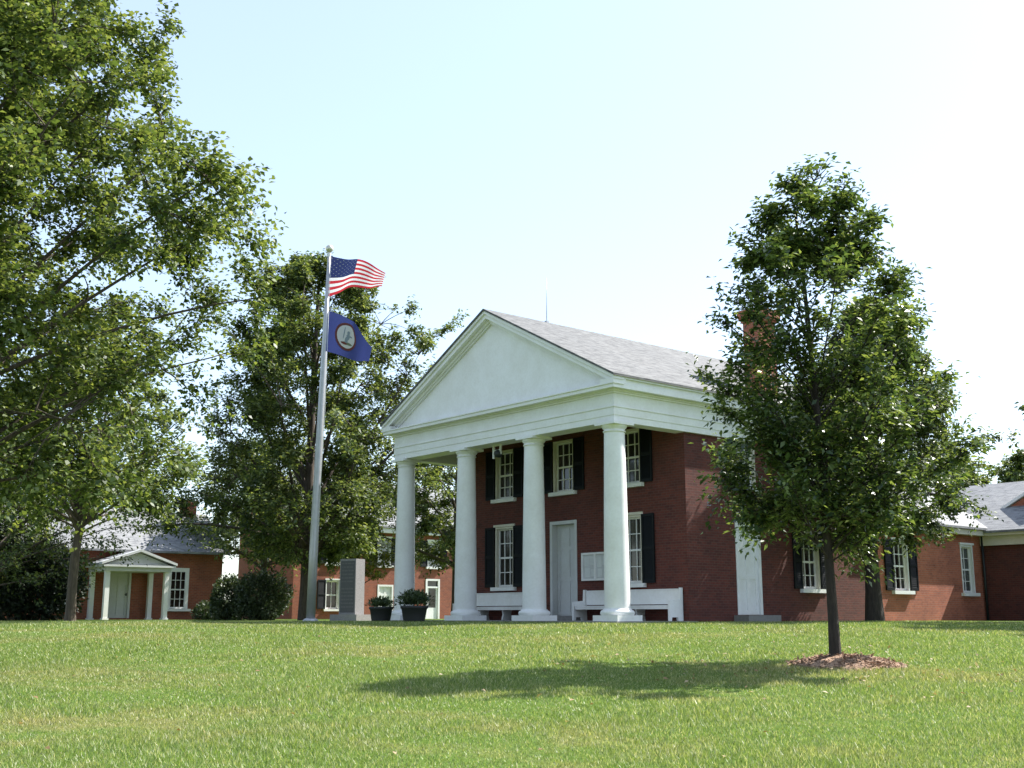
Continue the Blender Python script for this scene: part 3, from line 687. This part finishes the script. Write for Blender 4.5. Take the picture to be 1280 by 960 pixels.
def tree(label, base, H, z0, env, trunk_r, leaf, n_leaf, leafmat, barkmat='bark', seed=1, n1=26, n2=220, lean=(0, 0), center=(0, 0), group=None,
         up=.55, fork=None, twig=.75, droop=.25, keep=None, name='tree', per=26, gap=.0, cat='tree', width=.55, rscale=1.0, lobe=1.0, stray=.07, rise=0.0, spray=0.0):
    """env(t, ang) -> crown radius at height fraction t; everything lives in local space at the base"""
    g = np.random.default_rng(seed)
    root = thing(name, label, cat, base, 0, group)
    chains = []; top = H * .93; fk = fork if fork else top
    tp = []
    for k in range(11):
        t = k / 10; z = t * fk
        tp.append((lean[0] * t * t + .02 * H * .3 * math.sin(3 * t + seed) * t, lean[1] * t * t + .02 * H * .3 * math.cos(2.3 * t + seed) * t, z))
    tp = np.array(tp); tr = trunk_r * (1 - .78 * np.linspace(0, 1, 11) ** (1.1 if not fork else 2.0)) ; tr[0] *= 1.35; tr[1] *= 1.05
    if fork: tr = trunk_r * (1 - .25 * np.linspace(0, 1, 11)); tr[0] *= 1.35
    tp[0, 2] = -.25
    chains.append((tp, tr))
    def axis_at(z): return np.array([np.interp(z, tp[:, 2], tp[:, 0]), np.interp(z, tp[:, 2], tp[:, 1]), z])
    # lumpy envelope
    lob = g.uniform(0, 2 * np.pi, 6)
    def rad(t, a):
        return env(t, a) * (1 + lobe * (.12 * np.sin(3 * a + lob[0] + 4 * t) + .10 * np.sin(5 * a + lob[1] - 9 * t) + .07 * np.sin(9 * a + lob[2] + 17 * t)))
    prim = []; golden = 2.39996
    for i in range(n1):
        t = (i + .5) / n1; t = .02 + .97 * t; a = i * golden + g.normal(0, .25); r = rad(t, a) * (g.uniform(.72, .98) if not spray else g.uniform(.5, 1.15))
        e_ = np.array([center[0] + r * math.cos(a), center[1] + r * math.sin(a), z0 + t * (H - z0)])
        zb = max(z0 * .55, min(e_[2] - up * math.hypot(e_[0], e_[1]), fk * .97)); zb = min(zb, fk * .98)
        zb = max(zb, min(z0 * .8, fk * .9) + g.uniform(0, 1) * min(.16 * (H - z0), max(0, fk * .97 - z0 * .8))); s = axis_at(zb)
        mid = s * .5 + e_ * .5 + np.array([0, 0, .10 * np.linalg.norm(e_ - s)]) * (1 if t > .25 else .8) + g.normal(0, .12, 3) * np.linalg.norm(e_ - s) * .35
        q = np.linspace(0, 1, 8)[:, None]; pts = (1 - q) ** 2 * s + 2 * q * (1 - q) * mid + q * q * e_
        r0 = np.interp(zb, tp[:, 2], tr) * .55; r0 = min(r0, .018 * np.linalg.norm(e_ - s) + .012)
        if fork: r0 = min(trunk_r * .5, .016 * np.linalg.norm(e_ - s) + .012)
        prim.append(pts); chains.append((pts, np.linspace(r0 * rscale, .010, 8)))
    allp = np.concatenate([p[2:] for p in prim]); pid = np.concatenate([np.arange(2, 8) for p in prim])
    # secondaries towards points in the crown volume
    tw = []
    for i in range(n2):
        t = g.beta(1.25, 1.25); a = g.uniform(0, 2 * np.pi); r = rad(t, a) * (math.sqrt(g.uniform(.08, 1.0)) if g.uniform() > stray else g.uniform(1.05, 1.38))
        e_ = np.array([center[0] + r * math.cos(a), center[1] + r * math.sin(a), z0 + t * (H - z0)])
        if spray:                                    # branchlets stay close to their limb, pointing up and out along it
            pk = prim[int(g.integers(0, n1))]; kk = int(g.integers(2, 8)); tg = unit(pk[kk] - pk[kk - 1])
            e_ = pk[kk] + unit(tg * .8 + g.normal(0, .5, 3) + np.array([0, 0, .25])) * spray * g.uniform(.5, 1.3) * (.5 + .09 * (H - e_[2]))
        dd = np.linalg.norm((allp - e_) * np.array([1, 1, 1.1]), axis=1) + .5 * np.maximum(0, allp[:, 2] - e_[2] + .1)
        j = int(np.argmin(dd)); s = allp[j]
        L = np.linalg.norm(e_ - s)
        if L < .12: e_ = e_ + unit(g.normal(0, 1, 3)) * .3; L = np.linalg.norm(e_ - s)
        mid = (s + e_) / 2 + np.array([0, 0, .12 * L]) + g.normal(0, .08, 3) * L
        q = np.linspace(0, 1, 6)[:, None]; pts = (1 - q) ** 2 * s + 2 * q * (1 - q) * mid + q * q * e_
        chains.append((pts, np.linspace(.009 + .006 * L, .004, 6))); tw.append(pts)
    for p in prim: tw.append(p[3:])
    # twigs
    n_tw = max(1, n_leaf // per); ids = g.integers(0, len(tw), n_tw); P0 = np.empty((n_tw, 3)); T = np.empty((n_tw, 3))
    for k in range(n_tw):
        p = tw[ids[k]]; x = (1 - .85 * g.uniform() ** 1.3) * (len(p) - 1); i = min(int(x), len(p) - 2); u = x - i
        P0[k] = p[i] * (1 - u) + p[i + 1] * u; T[k] = p[i + 1] - p[i]
    T = unit(T); outw = P0 - np.array([center[0], center[1], 0]); outw[:, 2] = 0; outw = unit(outw)
    D = unit(T * .7 + g.normal(0, .55, (n_tw, 3)) + outw * .35 + np.array([0, 0, .22 + rise]))
    TL = twig * g.uniform(.45, 1.2, n_tw) * np.clip(1.25 - .75 * (P0[:, 2] - z0) / (H - z0), .4, 1.1)
    if True:
        hsh = np.sin(P0[:, 0] * 2.1 + seed) + np.sin(P0[:, 1] * 2.3 + 2 * seed) + np.sin(P0[:, 2] * 2.6 + seed * .7) + g.normal(0, .35, n_tw)
        kp = hsh > -1.9 + gap
        P0, D, TL = P0[kp], D[kp], TL[kp]; n_tw = len(P0)
    ends = P0 + D * TL[:, None]; ends[:, 2] -= TL * droop * .4
    per_k = per; ii = np.repeat(np.arange(n_tw), per_k); u = g.uniform(.05, 1, n_tw * per_k)
    LP = P0[ii] * (1 - u[:, None]) + ends[ii] * u[:, None] + g.normal(0, .035 + .05 * twig, (n_tw * per_k, 3))
    side = unit(np.cross(D[ii], np.array([0, 0, 1.])) + 1e-6) * g.choice([-1, 1], n_tw * per_k)[:, None]
    LD = unit(D[ii] * .55 + side * .9 + g.normal(0, .4, (n_tw * per_k, 3)) - np.array([0, 0, droop]))
    LU = unit(np.array([0, 0, 1.]) + g.normal(0, .42, (n_tw * per_k, 3)) + outw[0] * 0)
    Ls = leaf * g.uniform(.65, 1.25, n_tw * per_k)
    v, f = leaf_quads(LP, LD, LU, Ls, Ls * width * g.uniform(.8, 1.2, len(Ls)), g)
    link('crown', np_mesh('crown', v, f), leafmat, root)
    # thin twigs as three sided spikes
    tv, tf = tubes_np(chains[:1 + n1], 9); tv2, tf2 = tubes_np(chains[1 + n1:], 5)
    sv_ = unit(np.cross(D, np.array([.3, .5, .8]))); w_ = .005
    s2 = np.cross(D, sv_)
    spv = np.stack([P0 + sv_ * w_, P0 - sv_ * .5 * w_ + s2 * .87 * w_, P0 - sv_ * .5 * w_ - s2 * .87 * w_, ends], 1).reshape(-1, 3); b_ = np.arange(n_tw) * 4
    spf = np.concatenate([np.stack([b_, b_ + 1, b_ + 3, b_ + 3], -1)[:, :3], np.stack([b_ + 1, b_ + 2, b_ + 3], -1), np.stack([b_ + 2, b_, b_ + 3], -1)])
    me = bpy.data.meshes.new('trunk')
    vv = np.concatenate([tv, tv2, spv]); fq = np.concatenate([tf, tf2 + len(tv)]).tolist() + (spf + len(tv) + len(tv2)).tolist()
    me.from_pydata(vv.tolist(), [], fq); me.update()
    link('trunk', me, barkmat, root, smooth=True)
    return root
def prof(*pts):
    T = [p[0] for p in pts]; Rr = [p[1] for p in pts]
    return lambda t, a: float(np.interp(t, T, Rr))
def biased(left, right):
    a_, b_ = prof(*left), prof(*right)
    return lambda t, a: a_(t, a) + (b_(t, a) - a_(t, a)) * (1 + math.cos(a)) / 2
def dirprof(pts, angle, gain):
    """profile with a bulge (or dent) towards one compass angle"""
    f0 = prof(*pts)
    return lambda t, a: f0(t, a) * (1 + gain * max(0, math.cos(a - angle)) ** 2)

# young tree on the lawn
tb = (4.86, 17.75); tz0 = float(gz(*tb))
tree('young dark leaved tree in a mulch ring on the front lawn', (tb[0], tb[1], tz0), 7.85, 1.85,
     biased(((0, 1.2), (.1, 1.65), (.3, 1.55), (.5, 1.45), (.67, 1.25), (.78, .95), (.9, .45), (1, .05)), ((0, 1.2), (.1, 1.75), (.3, 1.75), (.5, 1.65), (.67, 1.4), (.78, 1.05), (.9, .5), (1, .05))), .08, .112, 56000, 'leaf_young', 'bark_dark', seed=5, n1=74, n2=520,
     lean=(-.32, 0), up=.95, twig=.5, per=13, name='young_tree', gap=.3, rscale=.5, lobe=.5, width=.5, rise=.45, spray=.42)
mu = MB(); n = 64; ringr = [0, .2, .4, .6, .75, .88, .97]
vs = []; rr = random.Random(3)
for r in ringr:
    for j in range(n):
        a = 2 * math.pi * j / n; q = r * (1 + .08 * math.sin(3 * a + 1) + .05 * math.sin(7 * a)); x, y = q * math.cos(a) * .93 + .14, q * math.sin(a) * .85
        h = .16 * (1 - (r / .97) ** 1.6) + (rr.uniform(-.022, .03) if r < .95 else -.03)
        vs.append((x, y, float(gz(tb[0] + x, tb[1] + y)) - tz0 + h))
mu.add(vs, [(i * n + j, i * n + (j + 1) % n, (i + 1) * n + (j + 1) % n, (i + 1) * n + j) for i in range(len(ringr) - 1) for j in range(n)], False)
mm = mu.build('mulch_mound', ['mulch'], None); mm.location = (tb[0], tb[1], tz0); tag(mm, 'low ring of brown wood mulch round the young tree', 'mulch')
g2 = np.random.default_rng(5); nc = 1500
rr_ = .9 * np.sqrt(g2.uniform(0, 1, nc)); aa = g2.uniform(0, 2 * np.pi, nc); cx_ = rr_ * np.cos(aa) * .96 + .14; cy_ = rr_ * np.sin(aa) * .89
cz_ = np.array([float(gz(tb[0] + x, tb[1] + y)) - tz0 for x, y in zip(cx_, cy_)]) + .16 * (1 - (np.minimum(rr_, .97) / .97) ** 1.6) + .012
v, f = leaf_quads(np.stack([cx_, cy_, cz_], -1), unit(np.stack([g2.normal(0, 1, nc), g2.normal(0, 1, nc), g2.normal(0, .35, nc)], -1)), unit(np.stack([g2.normal(0, .5, nc), g2.normal(0, .5, nc), np.ones(nc)], -1)), g2.uniform(.04, .11, nc), g2.uniform(.015, .04, nc), g2)
link('mulch_chips', np_mesh('mulch_chips', v, f), 'mulch', mm)['kind'] = 'stuff'

# fallen leaves on the lawn
g3 = np.random.default_rng(9); nf = 420
fx_ = np.concatenate([g3.uniform(-9, 10, nf // 2), g3.normal(4.5, 2.2, nf - nf // 2)]); fy_ = np.concatenate([g3.uniform(9.5, 28, nf // 2), g3.normal(17.3, 1.8, nf - nf // 2)])
fz_ = np.asarray(gz(fx_, fy_)) + g3.uniform(.03, .055, nf)
v, f = leaf_quads(np.stack([fx_, fy_, fz_], -1), unit(np.stack([g3.normal(0, 1, nf), g3.normal(0, 1, nf), g3.normal(0, .3, nf)], -1)), unit(np.stack([g3.normal(0, .4, nf), g3.normal(0, .4, nf), np.ones(nf)], -1)), g3.uniform(.04, .085, nf), g3.uniform(.025, .05, nf), g3)
fl_ = link('fallen_leaves', np_mesh('fallen_leaves', v, f), 'dry_leaf'); fl_['kind'] = 'stuff'; tag(fl_, 'scattered dry brown leaves lying in the mown grass', 'leaves')

# the big trees
tree('large maple reaching in from the left edge of the lawn', (-10.0, 18.2, float(gz(-10, 18.2))), 15.0, 2.3,
     biased(((0, 3.6), (.08, 4.6), (.2, 4.8), (.5, 4.6), (.67, 4.2), (.85, 3.2), (1, .6)), ((0, 3.6), (.08, 4.7), (.2, 4.9), (.30, 5.7), (.38, 6.2), (.44, 5.2), (.52, 4.4), (.67, 4.1), (.85, 3.0), (1, .6))), .24, .098, 330000, 'leaf_maple', 'bark', seed=11, n1=70, n2=1100,
     up=1.25, twig=.7, per=22, name='maple_tree', gap=.5, width=.72, rscale=.5, lobe=.4, stray=.0)
tree('broad green tree with dark limbs rising behind the flagpole', (-8.1, 46.0, -.05), 14.9, 2.3,
     biased(((0, 3.8), (.1, 4.8), (.3, 4.3), (.5, 3.6), (.75, 2.9), (.9, 2.0), (1, .4)), ((0, 1.2), (.1, 2.7), (.25, 4.4), (.4, 5.0), (.6, 5.0), (.75, 4.2), (.9, 2.5), (1, .4))), .25, .17, 150000, 'leaf_mid', 'bark', seed=23, n1=54, n2=700,
     up=1.4, twig=.85, per=18, name='shade_tree', gap=1.0, rscale=.8, lobe=1.6)
tp2 = G(2.3, 8.6)
tree('thick trunked old tree close against the brick wing', (tp2[0], tp2[1], -.03), 10.0, 2.3,
     dirprof(((0, 1.8), (.12, 2.4), (.35, 2.7), (.6, 2.3), (.8, 1.5), (1, .2)), 0.0, .1), .24, .14, 70000, 'leaf_dark', 'bark_dark', seed=31, n1=36, n2=380, rscale=.7,
     up=1.0, twig=.6, per=18, name='old_tree', gap=.25, center=(.25, -.1))
tree('small tree with slim brown trunk forking low before the left office', (-12.6, 33.5, 0), 8.0, 2.9,
     prof((0, 2.2), (.15, 3.2), (.4, 3.3), (.7, 2.5), (.9, 1.4), (1, .2)), .15, .12, 42000, 'leaf_maple', 'bark_light', seed=41, n1=28, n2=300, lean=(.1, 0),
     up=.9, twig=.7, per=18, name='small_tree', gap=.2, fork=2.9, rscale=.7, width=.7)
tree('yellow green sapling in front of the far brick house', (-7.4, 58.0, 0), 4.9, 1.9,
     prof((0, .7), (.2, 1.3), (.5, 1.4), (.8, 1.0), (1, .2)), .07, .15, 5500, 'leaf_yellow', 'bark', seed=51, n1=14, n2=70, up=.6, twig=.6, per=14, name='sapling', gap=.2)
tree('large leafy tree standing just beyond the right edge of the lawn', (19.0, 31.6, 0), 11.0, 3.0,
     prof((0, 2.4), (.15, 3.4), (.4, 3.7), (.7, 2.9), (.9, 1.5), (1, .2)), .22, .15, 30000, 'leaf_maple', 'bark', seed=77, n1=28, n2=200, up=.9, twig=.7, per=18, name='shade_tree', gap=.1, rscale=.7, width=.72)
far = [((-12.2, 57.3, 0), 9.0, 3.1, 'leafy tree half hidden behind the broad tree, beside the office chimney', 22000, .2),
       ((-2.9, 60, 0), 10.0, 4.3, 'leafy tree seen between the leftmost two columns', 36000, .2),
       ((29.4, 78, 0), 11.9, 4.2, 'rounded far tree above the annex roof beside the old tree crown', 30000, .3),
       ((39.6, 88, 0), 13.0, 4.6, 'far tree above the annex roof at the right edge', 30000, .3),
       ((-19.5, 43, 0), 7.5, 4.0, 'dense dark green tree at the left edge beside the hedge', 22000, .15),
       ((-24, 66, 0), 11, 5.0, 'far tree showing bluish gaps at the left edge', 12000, .3)]
for k, (p, H_, r_, lab, nl, ls) in enumerate(far):
    tree(lab, p, H_, H_ * (.3 if p[0] in (-2.9, -12.2) else .16), prof((0, r_ * .6), (.2, r_), (.5, r_ * .95), (.8, r_ * .62), (1, r_ * .1)), .2, ls, nl, 'leaf_mid', seed=60 + k, n1=22, n2=160, up=.8, twig=1.0, per=16, name='background_tree', gap=.1, group='trees in the background')

# ------------------------------------------------------------------ shrubs
def shrub(label, base, rx, ry, h, n, leaf, mat, seed, name='shrub', group=None, cat='shrub', zb=0.0):
    g = np.random.default_rng(seed); root = thing(name, label, cat, base, 0, group)
    d = unit(g.normal(0, 1, (n, 3))); lob = g.uniform(0, 6.28, 4)
    a = np.arctan2(d[:, 1], d[:, 0]); q = (1 + .13 * np.sin(3 * a + lob[0] + 3 * d[:, 2]) + .1 * np.sin(6 * a + lob[1]) * np.cos(5 * d[:, 2] + lob[2])) * (1 - .5 * g.uniform(0, 1, n) ** 2.2) * g.normal(1, .05, n)
    P = d * np.stack([np.full(n, rx), np.full(n, ry), np.full(n, h / 2)], -1) * q[:, None]; P[:, 2] = np.maximum(P[:, 2] + h / 2, .02) + zb
    LD = unit(d + g.normal(0, .6, (n, 3)) + np.array([0, 0, .35])); LU = unit(d * .6 + np.array([0, 0, .6]) + g.normal(0, .45, (n, 3)))
    L = leaf * g.uniform(.6, 1.3, n); v, f = leaf_quads(P, LD, LU, L, L * .55, g); link('foliage', np_mesh('foliage', v, f), mat, root)
    st = MB()
    for k in range(9):
        b_ = 2 * math.pi * k / 9; st.tube([(.06 * math.cos(b_), .06 * math.sin(b_), zb - .1), (rx * .35 * math.cos(b_), ry * .35 * math.sin(b_), zb + h * .4), (rx * .6 * math.cos(b_), ry * .6 * math.sin(b_), zb + h * .75)], [.03, .02, .008], 5)
    st.build('stems', 'bark', root); return root
sg = 'boxwood shrubs by the left office'
shrub('rounded boxwood shrub beside the office corner, the narrower of two', (-12.1, 50, -.05), .72, .75, 1.8, 6000, .13, 'leaf_shrub', 1, 'boxwood', sg)
shrub('wider boxwood shrub left of the flagpole foot', (-10.5, 49, -.05), 1.1, 1.0, 1.95, 9000, .13, 'leaf_shrub', 2, 'boxwood', sg)
shrub('low ragged shrub at the foot of the office corner', (-13.4, 52, -.05), .7, .6, .8, 2500, .12, 'leaf_shrub', 3, 'boxwood', sg)
shrub('tall black green evergreen shrub at the far left edge', (-20.6, 45.5, 0), 2.4, 1.7, 4.4, 16000, .16, 'leaf_hedge', 5, 'evergreen', 'dark evergreens left of the office')
shrub('dark lower evergreen shrub just left of the slim brown trunk', (-18.9, 46.5, 0), 1.7, 1.5, 3.0, 12000, .16, 'leaf_hedge', 6, 'evergreen', 'dark evergreens left of the office')
def tub(label, base, r, h, ph, pr, mat, seed, n):
    t = thing('planter', label, 'planter', base, 0, 'planters by the leftmost column')
    b = MB(); b.lathe([(r * .78, 0), (r * .86, h * .3), (r * .97, h * .8), (r * 1.06, h * .86), (r * 1.06, h), (r * .95, h), (r * .92, h * .9), (.0, h * .88)], 0, 0, 28, False); b.build('tub', 'pot', t)
    g = np.random.default_rng(seed); a = g.uniform(0, 6.28, n); th = np.abs(g.normal(0, .55, n)); th = np.minimum(th, 1.35); q = g.uniform(.25, 1, n)
    P = np.stack([np.cos(a) * np.sin(th) * pr * q, np.sin(a) * np.sin(th) * pr * q, h * .9 + np.cos(th) * ph * q * g.uniform(.6, 1.1, n)], -1); P[:, :2] += np.stack([np.cos(a), np.sin(a)], -1) * r * .5 * g.uniform(0, 1, n)[:, None]
    LD = unit(np.stack([np.cos(a) * np.sin(th), np.sin(a) * np.sin(th), np.cos(th) + .2], -1) + g.normal(0, .45, (n, 3))); LU = unit(np.array([0, 0, 1.]) + g.normal(0, .6, (n, 3)))
    L = .10 * g.uniform(.6, 1.4, n); v, f = leaf_quads(P, LD, LU, L, L * .4, g); link('plant', np_mesh('plant', v, f), mat, t)
    return t
tub('larger dark tub with spreading leafy plant before the leftmost column', (-2.75, 33.0, -.02), .37, .47, .44, .52, 'leaf_shrub', 1, 1700)
tub('smaller dark tub with low plant beside the stone monument', (-3.75, 33.6, -.02), .33, .45, .26, .32, 'leaf_shrub', 2, 900)
